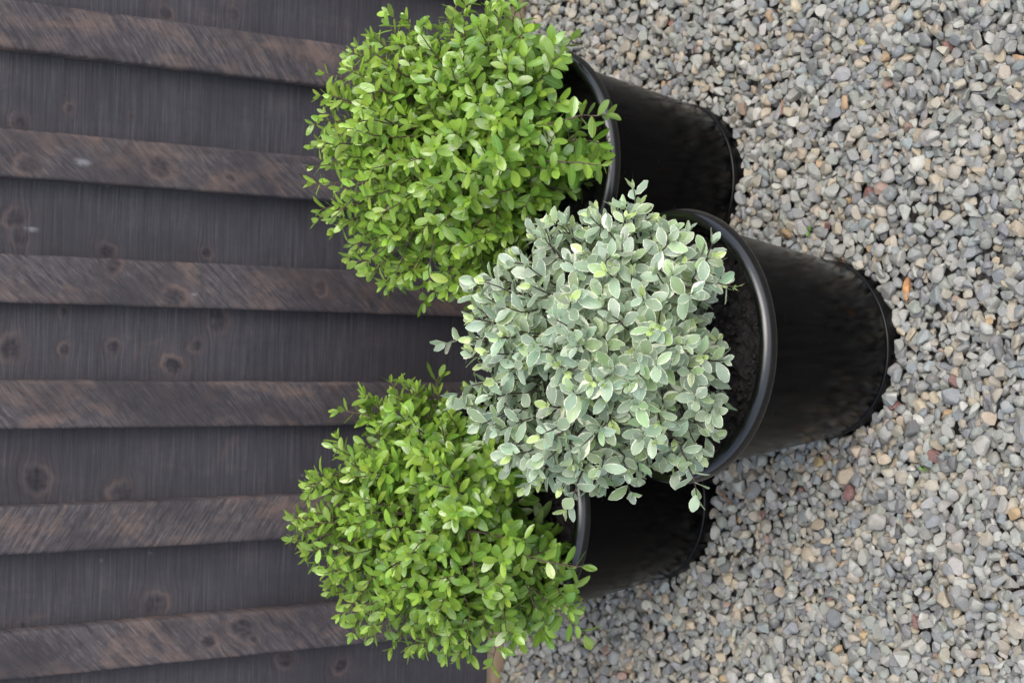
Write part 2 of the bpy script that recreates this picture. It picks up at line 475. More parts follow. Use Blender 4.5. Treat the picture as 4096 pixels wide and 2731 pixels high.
def plank(name, xc, w, z0, z1, yf, th, knots, smears, mat, parent, seed):
    """A plank with a finely divided face, slightly cupped and with raised knots; its edges are eased and wavering."""
    r = np.random.default_rng(seed)
    st = 0.004 if -0.9 < xc < 0.75 else 0.02           # coarser where the photograph does not reach
    nx = max(8, int(w / max(st, 0.004)))
    zs = np.concatenate([np.arange(z0, 1.28, st), np.linspace(1.285, z1, 14)])
    xs = np.linspace(-w / 2, w / 2, nx + 1)
    X, Z = np.meshgrid(xs, zs)
    ph = r.uniform(0, 6.28, 6)
    edge = np.abs(X) > w / 2 - 0.0055
    wav = 0.00025 * np.sin(Z * 23 + ph[0]) + 0.0002 * np.sin(Z * 61 + ph[1]) + r.normal(0, 0.0002, Z.shape)
    bend = 0.0012 * np.sin(Z * 2.1 + ph[2])
    Y = 0.0012 * (X / (w / 2)) ** 2 * (1 if seed % 2 else -1) + 0.0009 * np.sin(Z * 3.3 + ph[3])
    t = np.clip((np.abs(X) - (w / 2 - 0.003)) / 0.003, 0, 1)
    Y = Y + 0.0022 * t ** 2
    col = np.zeros(X.shape + (4,))
    A = X + xc
    lump = np.zeros(X.shape)
    for kx, kz, kr, kb in knots:
        if abs(kx - xc) > w / 2 + 0.004: continue
        an = np.arctan2(Z - kz, A - kx)
        d = np.hypot((A - kx), (Z - kz) * 0.92) / kr * (1 + 0.10 * np.sin(2 * an + kx * 90) + 0.05 * np.sin(3 * an + kz * 50) + 0.05 * np.sin(8 * an + kz * 70))
        core = np.clip((1.05 - d) / 0.35, 0, 1)
        halo = np.exp(-((d - 1.25) / 0.24) ** 2) * kb * (0.55 + 0.45 * np.sin(an + kz * 57))
        halo2 = np.exp(-np.clip(d - 1.0, 0, None) / 0.9) * 0.28 * kb
        crack = np.exp(-(np.sin(an * 1.5 + kx * 31) / 0.16) ** 2) * 0.25
        smudge = np.exp(-(((A - kx) / (1.6 * kr)) ** 2 + ((Z - kz - 0.8 * kr) / (2.6 * kr)) ** 2)) * 0.30
        col[..., 0] = np.maximum(col[..., 0], np.maximum(smudge, core * (0.84 + 0.14 * np.sin(d * 9 + kx * 40) + crack) * (0.75 + 0.25 * np.sin(kz * 97))))
        col[..., 1] = np.maximum(col[..., 1], np.maximum(halo, halo2) * (1 - 0.6 * core))
        col[..., 3] -= (Z - kz) * 0.75 * np.exp(-(d / 1.5) ** 2)        # the grain bends round the knot
        lump += 0.0007 * np.exp(-(d / 1.1) ** 2) - 0.0006 * np.exp(-((d - 1.4) / 0.4) ** 2) + 0.0006 * core * np.sin(an * 5 + kx * 200)
    for kx, kz, rx, ry in smears:      # sizes in metres along the board / px ratio across
        if abs(kx - xc) > w / 2: continue
        ryy = ry * 0.0004
        d = np.hypot((A - kx) / max(ryy, 0.0025), (Z - kz) / max(rx, 0.0028))
        col[..., 2] = np.maximum(col[..., 2], np.clip(1.25 - d, 0, 1) * 0.75)
    Y = Y - lump
    V = [np.stack([xc + X + np.where(edge, wav, 0) + bend, yf + Y, Z], -1).reshape(-1, 3)]
    ny, nxx = X.shape
    i, j = np.meshgrid(np.arange(ny - 1), np.arange(nxx - 1), indexing='ij')
    k = i * nxx + j
    Fq = [np.stack([k, k + 1, k + 1 + nxx, k + nxx], -1).reshape(-1, 4)]
    # back and sides: the outline pushed back by the thickness
    ring = np.concatenate([np.arange(nxx), np.arange(1, ny) * nxx + nxx - 1, (ny - 1) * nxx + np.arange(nxx - 2, -1, -1), np.arange(ny - 2, 0, -1) * nxx])
    base = ny * nxx
    back = V[0][ring].copy()
    back[:, 1] = yf + th
    V.append(back)
    m = len(ring)
    a = np.arange(m)
    Fq.append(np.stack([ring[a], base + a, base + (a + 1) % m, ring[(a + 1) % m]], -1))
    C = np.concatenate([col.reshape(-1, 4), np.tile([0, 0, 0, 0.0], (m, 1))])
    verts = np.concatenate(V)
    org = np.array([xc, yf, z0])
    me = make_mesh(name, verts - org, np.concatenate(Fq), True, None, {'knots': C})
    return obj(name, me, mat, parent, Vector(org) - parent.location)


fence = empty('wood_fence', (0, YB, 0))
tag(fence, 'dark stained wooden fence of upright boards with rough sawn battens behind the shrubs', 'fence')
for i, xc in enumerate(CENTRES):
    plank('batten', xc, BW + rng.uniform(-0.001, 0.001), board_bottom(xc) - 0.008, FENCE_TOP, YW, 0.0392, WK_BATTEN, SM_BATTEN, M_BATTEN, fence, 20 + i)
for i in range(len(CENTRES) - 1):
    xa, xb = CENTRES[i], CENTRES[i + 1]
    plank('board', (xa + xb) / 2, abs(xa - xb) - 0.005, board_bottom((xa + xb) / 2), FENCE_TOP, YB, 0.018, WK_BOARD, SM_BOARD, M_BOARD, fence, 60 + i)
bp = obj('base_plank', box_mesh('base_plank', (-1.72, YB + 0.0205, -0.12), (1.58, YB + 0.058, 0.12), 0.002), M_PINE, fence, (0, -YB, 0))
bp.location = (0, -YB, 0)
tag(bp, 'bare pale pine plank along the foot of the fence')

# ------------------------------------------------------------------ ground and gravel
POTS = [(-0.0386, 2.1027), (0.2562, 2.4757), (-0.3370, 2.5221)]
ground = obj('ground', make_mesh('ground', [(-40, -40, -0.031), (40, -40, -0.031), (40, 40, -0.031), (-40, 40, -0.031)], [(0, 1, 2, 3)], False), M_GRIT)
tag(ground, 'bed of grey and tan gravel under the pots', None, None, 'structure')


def ico(sub):
    import bmesh
    bm = bmesh.new()
    bmesh.ops.create_icosphere(bm, subdivisions=sub, radius=1.0)
    v = np.array([x.co[:] for x in bm.verts])
    f = np.array([[x.index for x in q.verts] for q in bm.faces])
    bm.free()
    return v, f


ICO = {1: ico(1), 2: ico(2), 3: ico(3)}
GX0, GX1, GY0, GY1 = -1.60, 1.52, 1.30, 2.995
CELL = 0.002


def ground_lift(x, y):
    """Local height of the gravel: slightly heaped towards the fence on one side."""
    return -0.0072 * x * np.clip((y - 2.2) / 0.7, 0, 1) + 0.004 * np.sin(x * 7 + 1) * np.sin(y * 6) 


def settle(n):
    nx, ny = int((GX1 - GX0) / CELL), int((GY1 - GY0) / CELL)
    H = np.full((ny, nx), -0.044)
    ID = np.full((ny, nx), -1, np.int32)
    S = []
    yc = GY0 + (np.arange(ny) + .5) * CELL
    xc = GX0 + (np.arange(nx) + .5) * CELL
    lift = ground_lift(xc[None, :], yc[:, None])
    size = np.clip(rng.lognormal(math.log(0.0092), 0.19, n), 0.0060, 0.0145)
    for s in range(n):
        a = size[s]
        b = a * rng.uniform(0.62, 0.98)
        c = a * rng.uniform(0.42, 0.80)
        # half-visible bed beyond the frame's sides is filled more thinly
        cand = np.stack([rng.uniform(GX0 + .02, GX1 - .02, 9), rng.uniform(GY0 + .02, GY1 - .012, 9)], 1)
        ok = np.ones(9, bool)
        for px, py in POTS:
            ok &= np.hypot(cand[:, 0] - px, cand[:, 1] - py) > 0.1525 + 0.12 * b
        if not ok.any(): continue
        cand = cand[ok]
        ii = ((cand[:, 1] - GY0) / CELL).astype(int)
        jj = ((cand[:, 0] - GX0) / CELL).astype(int)
        k = np.argmin(H[ii, jj] - lift[ii, jj])
        x, y = cand[k]
        i0, j0 = ii[k], jj[k]
        w = int(a / CELL) + 1
        isl, jsl = slice(max(i0 - w, 0), i0 + w + 1), slice(max(j0 - w, 0), j0 + w + 1)
        P = H[isl, jsl]
        dy, dx = (yc[isl] - y)[:, None], (xc[jsl] - x)[None, :]
        yaw = rng.uniform(0, math.pi)
        cu, su = math.cos(yaw), math.sin(yaw)
        q = ((cu * dx + su * dy) / a) ** 2 + ((-su * dx + cu * dy) / b) ** 2
        ins = q < 0.98
        if ins.sum() < 6: continue
        rr = np.sqrt(np.clip(1 - q, 0, 1))
        hv = P[ins]
        Dx, Dy = np.broadcast_to(dx, P.shape)[ins], np.broadcast_to(dy, P.shape)[ins]
        gx = np.clip((hv * Dx).sum() / ((Dx * Dx).sum() + 1e-12), -0.9, 0.9) * 0.8 + rng.normal(0, .12)
        gy = np.clip((hv * Dy).sum() / ((Dy * Dy).sum() + 1e-12), -0.9, 0.9) * 0.8 + rng.normal(0, .12)
        pl = gx * Dx + gy * Dy
        need = hv - pl + c * rr[ins]
        zc = 0.45 * need.max() + 0.55 * need.mean()
        top = zc + gx * Dx + gy * Dy + c * rr[ins]
        newP = hv.copy()
        up = top > hv
        newP[up] = top[up]
        P[ins] = newP
        I = ID[isl, jsl]
        t = I[ins]; t[up] = s; I[ins] = t
        S.append((s, x, y, zc, a, b, c, yaw, gx, gy))
    return np.array(S), H, ID, lift, xc, yc


S, HM, IDM, LIFT, XC, YC = settle(40000)
inner = slice(20, -20)
base_mean = np.mean((HM - LIFT)[inner, inner][HM[inner, inner] > -0.03])
ids, cnt = np.unique(IDM[IDM >= 0], return_counts=True)
vis = dict(zip(ids.tolist(), cnt.tolist()))
S = S[[(int(s[0]) in vis and vis[int(s[0])] > 3) for s in S]]
S[:, 3] += 0.001 - base_mean                      # the bed's mean top comes to the ground line
ground.location.z = 0.0
area = np.array([vis[int(s)] for s in S[:, 0]])
dist = np.linalg.norm(S[:, 1:4] - CAM, axis=1)
rel = S[:, 1:4] - CAM
dep = rel @ CD
pxx, pyy = 2048 - F_PX * (rel @ CU) / dep, 1365.5 - F_PX * (rel @ CR) / dep
inframe = (pxx > 40) & (pxx < 4056) & (pyy > 40) & (pyy < 2691)
near_pot = np.zeros(len(S), bool)
for px, py in POTS:
    near_pot |= (np.hypot(S[:, 1] - px, S[:, 2] - py) < 0.24) & (S[:, 2] > py - 0.05)
score = area / dist ** 2 * inframe * ~near_pot
singles = set(np.argsort(-score)[:300].tolist())

PALETTE = np.array([(0.30, 0.30, 0.31), (0.24, 0.25, 0.28), (0.36, 0.35, 0.33), (0.42, 0.41, 0.39), (0.33, 0.34, 0.31), (0.21, 0.21, 0.22), (0.44, 0.38, 0.31),
                    (0.50, 0.40, 0.29), (0.29, 0.32, 0.34), (0.52, 0.50, 0.47), (0.48, 0.30, 0.15), (0.26, 0.11, 0.10), (0.37, 0.24, 0.19), (0.50, 0.37, 0.14)])
WEIGHT = np.array([18, 9, 18, 15, 8, 6, 13, 6, 6, 4, 0.6, 0.3, 0.5, 0.15]); WEIGHT = WEIGHT / WEIGHT.sum()
pick = rng.choice(len(PALETTE), len(S), p=WEIGHT)
tint = PALETTE[pick] * rng.uniform(0.76, 1.06, (len(S), 1)) * (1 + rng.normal(0, 0.018, (len(S), 3)))
grey_ = tint.mean(1, keepdims=True)
tint = np.clip((grey_ + 0.80 * (tint - grey_)) * np.array([0.880, 0.890, 0.825]), 0.03, 0.75)


def stone_verts(idx, sub):
    """Pebbles: a sphere cut by random planes (worn facets), squashed, turned and set down."""
    T, f = ICO[sub]
    n = len(idx)
    V = np.repeat(T[None], n, 0).copy()
    for _ in range(8):
        d = rng.normal(size=(n, 3)); d /= np.linalg.norm(d, axis=1)[:, None]
        lim = rng.uniform(0.42, 0.82, (n, 1))
        ex = np.clip(np.einsum('nvk,nk->nv', V, d) - lim, 0, None)
        V -= (0.97 * ex)[..., None] * d[:, None, :]
    s = S[idx]
    V *= 1.27
    V *= s[:, None, 4:7]
    cu, su = np.cos(s[:, 7])[:, None], np.sin(s[:, 7])[:, None]
    x = cu * V[..., 0] - su * V[..., 1]
    y = su * V[..., 0] + cu * V[..., 1]
    z = V[..., 2]
    # lean with the slope it lies on
    gx, gy = s[:, 8][:, None], s[:, 9][:, None]
    sl = np.hypot(gx, gy) + 1e-9
    ux, uy = gx / sl, gy / sl
    th = np.arctan(sl)
    along = x * ux + y * uy
    perpx, perpy = x - along * ux, y - along * uy
    a2 = along * np.cos(th) - z * np.sin(th)
    z2 = along * np.sin(th) + z * np.cos(th)
    return np.stack([perpx + a2 * ux, perpy + a2 * uy, z2], -1), f


def joined(V, f, centres, col):
    n, k = V.shape[:2]
    verts = (V + centres[:, None, :]).reshape(-1, 3)
    F_ = (f[None] + (np.arange(n) * k)[:, None, None]).reshape(-1, f.shape[1])
    c = np.concatenate([np.repeat(col, k, 0), np.ones((n * k, 1))], 1)
    return verts, F_, c


order = np.argsort(-score)
rest_near = np.array([i for i in order[:1000] if i not in singles])
beside = (pxx < 1700) | (pxx > 4500) | (pyy < -350) | (pyy > 3080)
rest_far = np.array([i for i in order[1000:] if not beside[i]])
rest_out = np.array([i for i in order[1000:] if beside[i]])     # beyond the edges of the photograph: plainer stones
parts = []
voff = 0
for idx, sub in ((rest_near, 3), (rest_far, 2), (rest_out, 1)):
    V, f = stone_verts(idx, sub)
    a, b, c = joined(V, f, S[idx, 1:4], tint[idx])
    parts.append((a, b + voff, c))
    voff += len(a)
gv, gf, gc = (np.concatenate([p[k] for p in parts]) for k in range(3))
gravel = obj('gravel', make_mesh('gravel', gv, gf, False, None, {'tint': gc}), M_STONE, ground)
tag(gravel, None, None, None, 'stuff')
sidx = np.array(sorted(singles))
V, f = stone_verts(sidx, 3)
for k, i in enumerate(sidx):
    c = np.tile([*tint[i], 1.0], (V.shape[1], 1))
    obj('stone', make_mesh('stone', V[k], f, False, None, {'tint': c}), M_STONE, ground, S[i, 1:4])
print('stones kept', len(S), 'gravel tris', len(gf), 'base', base_mean)

# ------------------------------------------------------------------ pots
ZT = 0.3668
BODY = [(0.1440, 0.0160), (0.1505, 0.0165), (0.1514, 0.0180), (0.1535, 0.0240), (0.1772, 0.190), (0.1990, 0.336), (0.2005, 0.348)]
INNER = [(0.1995, 0.350), (0.1965, 0.330), (0.1900, 0.285), (0.1780, 0.20)]
RIM = [(0.1988, 0.3440), (0.2170, 0.3445), (0.2196, 0.3463), (0.2203, 0.3490), (0.2202, 0.3525), (0.2194, 0.3565), (0.2179, 0.3602), (0.2158, 0.3634), (0.2132, 0.3657), (0.2106, 0.3671), (0.2075, 0.3680), (0.2045, 0.3681), (0.2018, 0.3672), (0.1999, 0.3652), (0.1989, 0.3620), (0.1985, 0.3550)]


def foot_mesh(a0, a1):
    n = 9
    A = np.linspace(a0, a1, n)
    prof = [(0.1470, -0.018), (0.1518, -0.018), (0.1530, 0.0060), (0.1530, 0.0098), (0.1470, 0.0098)]
    v = [(r * math.cos(a), r * math.sin(a), z) for a in A for r, z in prof]
    m = len(prof)
    f = [(i * m + j, (i + 1) * m + j, (i + 1) * m + (j + 1) % m, i * m + (j + 1) % m) for i in range(n - 1) for j in range(m)]
    me = bpy.data.meshes.new('foot')
    me.from_pydata(v, [], f + [tuple(range(m)), tuple((n - 1) * m + j for j in reversed(range(m)))])
    return me


def make_pot(loc, rz, label):
    t = empty('plant_pot', (*loc, 0))
    t.rotation_euler.z = rz
    tag(t, label, 'plant pot', 'black plastic pots on the gravel')
    v, f = revolve(BODY, 120)
    obj('body', make_mesh('body', v, f), M_POT, t)
    v, f = revolve(INNER[::-1], 96)
    obj('inner_wall', make_mesh('inner_wall', v, f[:, ::-1]), M_POT, t)
    v, f = revolve(RIM, 144, True)
    obj('rim', make_mesh('rim', v, f), M_RIM, t)
    v, f = revolve([(0.1480, 0.0100), (0.1531, 0.0100), (0.1537, 0.0120), (0.1536, 0.0150), (0.1530, 0.0166), (0.1516, 0.0176), (0.1480, 0.0176)], 120, True)
    obj('base_ring', make_mesh('base_ring', v, f), M_BASE, t)
    for k in range(6):
        a = k * math.pi / 3
        obj('foot', foot_mesh(a, a + math.radians(51)), M_BASE, t)
    # soil: a lumpy round sheet
    nr, na = 26, 120
    r = np.linspace(0, 0.1935, nr)
    a = np.linspace(0, 2 * math.pi, na, endpoint=False)
    R, A = np.meshgrid(r, a, indexing='ij')
    g = np.random.default_rng(int(abs(loc[0]) * 1000))
    Z = 0.302 + 0.014 * (1 - (R / 0.19) ** 2) + g.normal(0, 0.0042, R.shape) + 0.003 * np.sin(R * 80 + A * 3) * np.sin(A * 5)
    Z[0] = Z[0].mean()
    v = np.stack([R * np.cos(A), R * np.sin(A), Z], -1).reshape(-1, 3)
    i, j = np.meshgrid(np.arange(nr - 1), np.arange(na), indexing='ij')
    f = np.stack([i * na + j, i * na + (j + 1) % na, (i + 1) * na + (j + 1) % na, (i + 1) * na + j], -1).reshape(-1, 4)[:, ::-1]
    so = obj('soil', make_mesh('soil', v, f), M_SOIL, t)
    # crumbs of bark on the soil
    T, tf = ICO[2]
    n = 420
    rr, aa = 0.185 * np.sqrt(g.uniform(0.15, 1, n)), g.uniform(0, 6.283, n)
    ax = g.uniform(0.0025, 0.0075, (n, 1, 1)) * g.uniform(0.4, 1.0, (n, 1, 3))
    V = T[None] * ax * (1 + 0.25 * g.normal(size=(n, len(T), 1)))
    cc = np.stack([rr * np.cos(aa), rr * np.sin(aa), 0.303 + 0.014 * (1 - (rr / 0.19) ** 2)], 1)
    vv, ff, _ = joined(V, tf, cc, np.zeros((n, 3)))
    tag(obj('bark_crumbs', make_mesh('bark_crumbs', vv, ff), M_SOIL, so), kind='stuff')
    # crumpled edge of the plastic film the root ball came in
    A = np.linspace(0, 2 * math.pi, 180, endpoint=False)
    rad = 0.1800 + 0.0045 * np.sin(A * 3 + 1) + 0.003 * np.sin(A * 11) + g.normal(0, 0.0007, 180)
    hh = 0.318 + 0.006 * np.sin(A * 2 + .6) + 0.004 * np.sin(A * 7 + 2) + g.normal(0, 0.0008, 180)
    rows = []
    for k, (dr, z) in enumerate(((0.0015, None), (0.0035, 0.300), (0.0043, 0.300), (0.0026, None))):
        zz = hh if z is None else np.full(180, z)
        rows.append(np.stack([(rad + dr) * np.cos(A), (rad + dr) * np.sin(A), zz], -1))
    v = np.stack(rows).reshape(-1, 3)
    f = np.array([(i * 180 + j, ((i + 1) % 4) * 180 + j, ((i + 1) % 4) * 180 + (j + 1) % 180, i * 180 + (j + 1) % 180) for i in range(4) for j in range(180)])
    obj('liner', make_mesh('liner', v, f), M_LINER, t)
    return t


make_pot(POTS[0], 0.5, 'black plastic pot holding the grey-green cream-edged shrub, with soil showing')
make_pot(POTS[1], 1.1, 'black plastic pot under the upper of the two bright green shrubs')
make_pot(POTS[2], 0.2, 'black plastic pot under the lower of the two bright green shrubs')

# ------------------------------------------------------------------ shrubs
ROWS = np.array([0.0, 0.13, 0.32, 0.55, 0.77, 0.93, 1.0])
WIDE_V = np.array([0.07, 0.36, 0.80, 1.0, 0.82, 0.40, 0.03])
WIDE_G = np.array([0.07, 0.42, 0.84, 1.0, 0.86, 0.46, 0.04])
COLS = np.array([-1, -0.52, 0, 0.52, 1.0])
LEAF_F = []
for i in range(len(ROWS) - 1):
    for j in range(4):
        k = i * 5 + j
        LEAF_F.append((k, k + 5, k + 6, k + 1))
LEAF_F = np.array(LEAF_F)
LEAF_UV = np.array([(u, v * .5 + .5) for u in ROWS for v in COLS])


def norm(a):
    return a / (np.linalg.norm(a, axis=-1, keepdims=True) + 1e-12)


def leaf_verts(g, base, axis, up, length, width, wob, wide=WIDE_G):
    """All leaves of a shrub at once: arrays (n,3) and (n,) -> (n,35,3)."""
    n = len(base)
    x = norm(axis)
    z = norm(up - (up * x).sum(1, keepdims=True) * x)
    y = np.cross(z, x)
    tilt_ = g.uniform(-0.16, 0.16, (n, 1))
    prof = wide[None] * (1 + tilt_ * (ROWS[None] - 0.5) * 2)
    hw = prof * (width * 0.5)[:, None]
    fold = g.uniform(0.04, 0.26, (n, 1, 1))
    cup = g.uniform(-0.16, 0.14, (n, 1, 1))
    bend = g.normal(0.10, 0.13, (n, 1))
    tw = g.normal(0, 0.15, (n, 1))
    V = np.abs(COLS)[None, None, :]
    lat = COLS[None, None, :] * hw[:, :, None]
    h = hw[:, :, None] * (fold * V + cup * V ** 2)
    wave = wob * hw[:, :, None] * V ** 2 * np.sin(ROWS[None, :, None] * g.uniform(9, 16, (n, 1, 1)) + g.uniform(0, 6.28, (n, 1, 1)) + COLS[None, None, :] * 1.7)
    h = h + wave
    along = np.repeat((ROWS[None] * length[:, None])[:, :, None], 5, 2)
    sag = -(bend * ROWS[None] ** 2 * length[:, None])[:, :, None]
    ang = (tw * ROWS[None])[:, :, None]
    lat2 = lat * np.cos(ang) - h * np.sin(ang)
    h2 = lat * np.sin(ang) + h * np.cos(ang)
    P = base[:, None, None, :] + along[..., None] * x[:, None, None, :] + lat2[..., None] * y[:, None, None, :] + (h2 + sag)[..., None] * z[:, None, None, :]
    return P.reshape(n, -1, 3)


def crown_radius(d, centre, prof_a, prof_r, depth_r):
    """Distance from the crown's centre to its skin in the directions d: the outline seen from the front swells to depth_r towards the viewer."""
    a = np.arctan2(d @ CU, d @ CR)
    rp = np.interp(a, prof_a, prof_r, period=2 * math.pi)
    c2 = (d @ CD) ** 2
    return rp * (1 - c2) + depth_r * c2


def make_shrub(seed, pot, centre, outline, depth_r, label, ntwig, kind, sprigs=()):
    g = np.random.default_rng(seed)
    vari = kind == 'vari'
    root = empty('variegated_shrub' if vari else 'green_shrub', (pot[0], pot[1], 0.315))
    tag(root, label, 'shrub')
    C = np.array(centre)
    # outline (photo pixels) -> polar profile round the crown's centre, in metres
    rel = C - CAM
    D = rel @ CD
    cx, cy = 2048 - F_PX * (rel @ CU) / D, 1365.5 - F_PX * (rel @ CR) / D
    o = np.array(outline, float) * (4096 / 2352)
    dx, dy = -(o[:, 0] - cx), -(o[:, 1] - cy)          # up, right
    pa, pr = np.arctan2(dx, dy), np.hypot(dx, dy) * D / F_PX
    k = np.argsort(pa); pa, pr = pa[k], pr[k]
    base = np.array([pot[0], pot[1], 0.318])
    N = ntwig
    d = norm(g.normal(size=(N * 3, 3)))
    keep = g.uniform(size=N * 3) < np.where(d @ CD > 0.35, 0.45, 1.0) * np.where(d[:, 2] < -0.75, 0.25, 1.0)
    d = d[keep][:N]
    N = len(d)
    Rr = crown_radius(d, C, pa, pr, depth_r)
    fr = 1 - 0.52 * g.uniform(size=N) ** 1.9
    lump = 1 + 0.05 * np.sin(d[:, 0] * 9 + seed) * np.sin(d[:, 2] * 8 + seed * 2) + g.normal(0, 0.016, N)
    end = C + d * ((Rr * lump - (0.018 if vari else 0.012)) * fr)[:, None]
    tang = norm(0.80 * d + np.array([0, 0, 0.42]) + 0.33 * g.normal(size=(N, 3)))
    for (px, py, dep_off, lx, ly) in sprigs:           # single shoots that stand out of the crown
        v = rays([(px, py)])[0]
        p = CAM + v * (D + dep_off)
        v2 = rays([(lx, ly)])[0]
        q = CAM + v2 * (D + dep_off)
        end = np.vstack([end, p]); tang = np.vstack([tang, norm(q - p)]); N += 1
        fr = np.append(fr, 1.0); d = np.vstack([d, norm(p - C)])
    # keep clear of the soil and the pot's wall
    rad = np.hypot(end[:, 0] - pot[0], end[:, 1] - pot[1])
    end[:, 2] = np.maximum(end[:, 2], np.where(rad < 0.235, 0.338 + 0.045 * np.clip((rad - 0.12) / 0.1, 0, 1), 0.30))
    # limbs from the root to the middle of the crown
    nb = 9
    limb_end = C + norm(g.normal(size=(nb, 3)) + np.array([0, 0, 0.5])) * (0.11 + 0.05 * g.uniform(size=(nb, 1)))
    mat_b = M_BARK_V if vari else M_BARK_G
    for e in limb_end:
        s0 = base + np.array([g.normal(0, .010), g.normal(0, .010), -0.02])
        mid = s0 * 0.5 + e * 0.5 + np.array([g.normal(0, .012), g.normal(0, .012), 0.02])
        tt = np.linspace(0, 1, 9)[:, None]
        pts = (1 - tt) ** 2 * s0 + 2 * tt * (1 - tt) * mid + tt ** 2 * e
        v, f = tube(pts, np.linspace(0.0048, 0.0024, 9), 7)
        obj('limb', make_mesh('limb', v - np.array(root.location), f), mat_b, root)
    # twigs: from the nearest limb out to the skin
    TV, TF, off = [], [], 0
    LB, LA, LU, LL, LW, LAGE = [], [], [], [], [], []
    for i in range(N):
        e, t = end[i], tang[i]
        li = limb_end[np.argmin(np.linalg.norm(limb_end - e, axis=1))]
        w0 = g.uniform(0.35, 1.0)
        s0 = li * w0 + base * (1 - w0) + g.normal(0, 0.004, 3)
        if i >= N - len(sprigs): s0 = C + (e - t * 0.05 - C) * 0.72
        dist_ = np.linalg.norm(e - s0)
        ctl = e - t * min(0.09, dist_ * 0.5)
        tt = np.linspace(0, 1, 9)[:, None]
        pts = (1 - tt) ** 2 * s0 + 2 * tt * (1 - tt) * ctl + tt ** 2 * e
        pts[1:-1] += g.normal(0, 0.0016, (7, 3))
        v, f = tube(pts, np.linspace(0.0022 if vari else 0.0018, 0.0009, 9), 5)
        TV.append(v); TF.append(f + off); off += len(v)
        seg = np.linalg.norm(np.diff(pts, axis=0), axis=1)
        cum = np.concatenate([[0], np.cumsum(seg)])
        total = cum[-1]
        phase = g.uniform(0, 6.28)
        nl = int(g.integers(11, 17)) if vari else int(g.integers(12, 19))
        sdist = 0.0
        fresh = float(g.uniform() < 0.32)
        for kx in range(nl):
            if kx < 3: sdist += 0.0012
            else: sdist += g.uniform(0.006, 0.0135) if vari else g.uniform(0.0055, 0.0125)
            if sdist > min(total * 0.9, 0.15): break
            w = total - sdist
            q = np.array([np.interp(w, cum, pts[:, c]) for c in range(3)])
            q2 = np.array([np.interp(min(w + 0.004, total), cum, pts[:, c]) for c in range(3)])
            q1 = np.array([np.interp(w - 0.004, cum, pts[:, c]) for c in range(3)])
            tg = norm(q2 - q1)
            a_ = np.cross(tg, [0.3, 0.2, 0.9]); a_ = norm(a_); b_ = np.cross(tg, a_)
            phase += 2.39996 + g.normal(0, 0.25)
            sp = math.radians((26 if kx < 3 else 52 + min(kx, 8) * 2.5) + g.normal(0, 9))
            side = math.cos(phase) * a_ + math.sin(phase) * b_
            ax = math.cos(sp) * tg + math.sin(sp) * side
            ax = norm(ax + np.array([0, 0, 0.10]) * (1 if kx > 2 else 0))
            upv = math.cos(sp) * (-side) + math.sin(sp) * tg
            upv = norm(norm(upv) + np.array([0, 0, 0.55]) + 0.30 * g.normal(size=3))
            big = min(1.0, (0.34 if fresh and vari else 0.5) + 0.15 * kx) * g.uniform(0.78, 1.12)
            hgt = np.clip((q[2] - 0.38) / 0.4, 0, 1)
            if vari:
                L = 0.0360 * big
                W = L * g.uniform(0.45, 0.59)
            else:
                L = (0.0395 - 0.0125 * hgt) * big
                W = L * g.uniform(0.38, 0.50)
            if q[2] < 0.324 and np.hypot(q[0] - pot[0], q[1] - pot[1]) < 0.2: continue
            LB.append(q); LA.append(ax); LU.append(upv); LL.append(L); LW.append(W); LAGE.append((kx, hgt, fr[i], fresh))
    tw = obj('twigs', make_mesh('twigs', np.concatenate(TV) - np.array(root.location), np.concatenate(TF)), mat_b, root)
    tag(tw, None, None, None, 'stuff')
    LB, LA, LU, LL, LW, AGE = map(np.array, (LB, LA, LU, LL, LW, LAGE))
    V = leaf_verts(g, LB, LA, LU, LL, LW, 0.10 if vari else 0.07, WIDE_V if vari else WIDE_G)
    n = len(V)
    young = np.clip(1 - AGE[:, 0] / 4.5, 0, 1)
    if vari:
        lime = (AGE[:, 0] < 3) & (AGE[:, 3] > 0.5)
        c = np.array([0.350, 0.450, 0.315]) * g.uniform(0.80, 1.22, (n, 1)) * (1 + g.normal(0, 0.035, (n, 3)))
        c[g.uniform(size=n) < 0.22] *= np.array([1.05, 1.10, 0.80])
        c[lime] = np.array([0.52, 0.66, 0.24]) * g.uniform(0.8, 1.15, (lime.sum(), 1))
    else:
        f_ = np.clip(0.12 + 0.42 * young + 0.62 * AGE[:, 1] + 0.2 * g.normal(size=n), 0, 1)[:, None]
        c = np.array([0.175, 0.350, 0.055]) * (1 - f_) + np.array([0.400, 0.590, 0.080]) * f_
        c *= (0.96 if seed == 37 else 1.0) * g.uniform(0.78, 1.2, (n, 1)) * (1 + g.normal(0, 0.04, (n, 3)))
    col = np.concatenate([np.clip(c, 0.01, 0.8), g.uniform(size=(n, 1))], 1)
    return dict(root=root, V=V, col=col, mat=M_VARI if vari else M_GREEN, n=n)


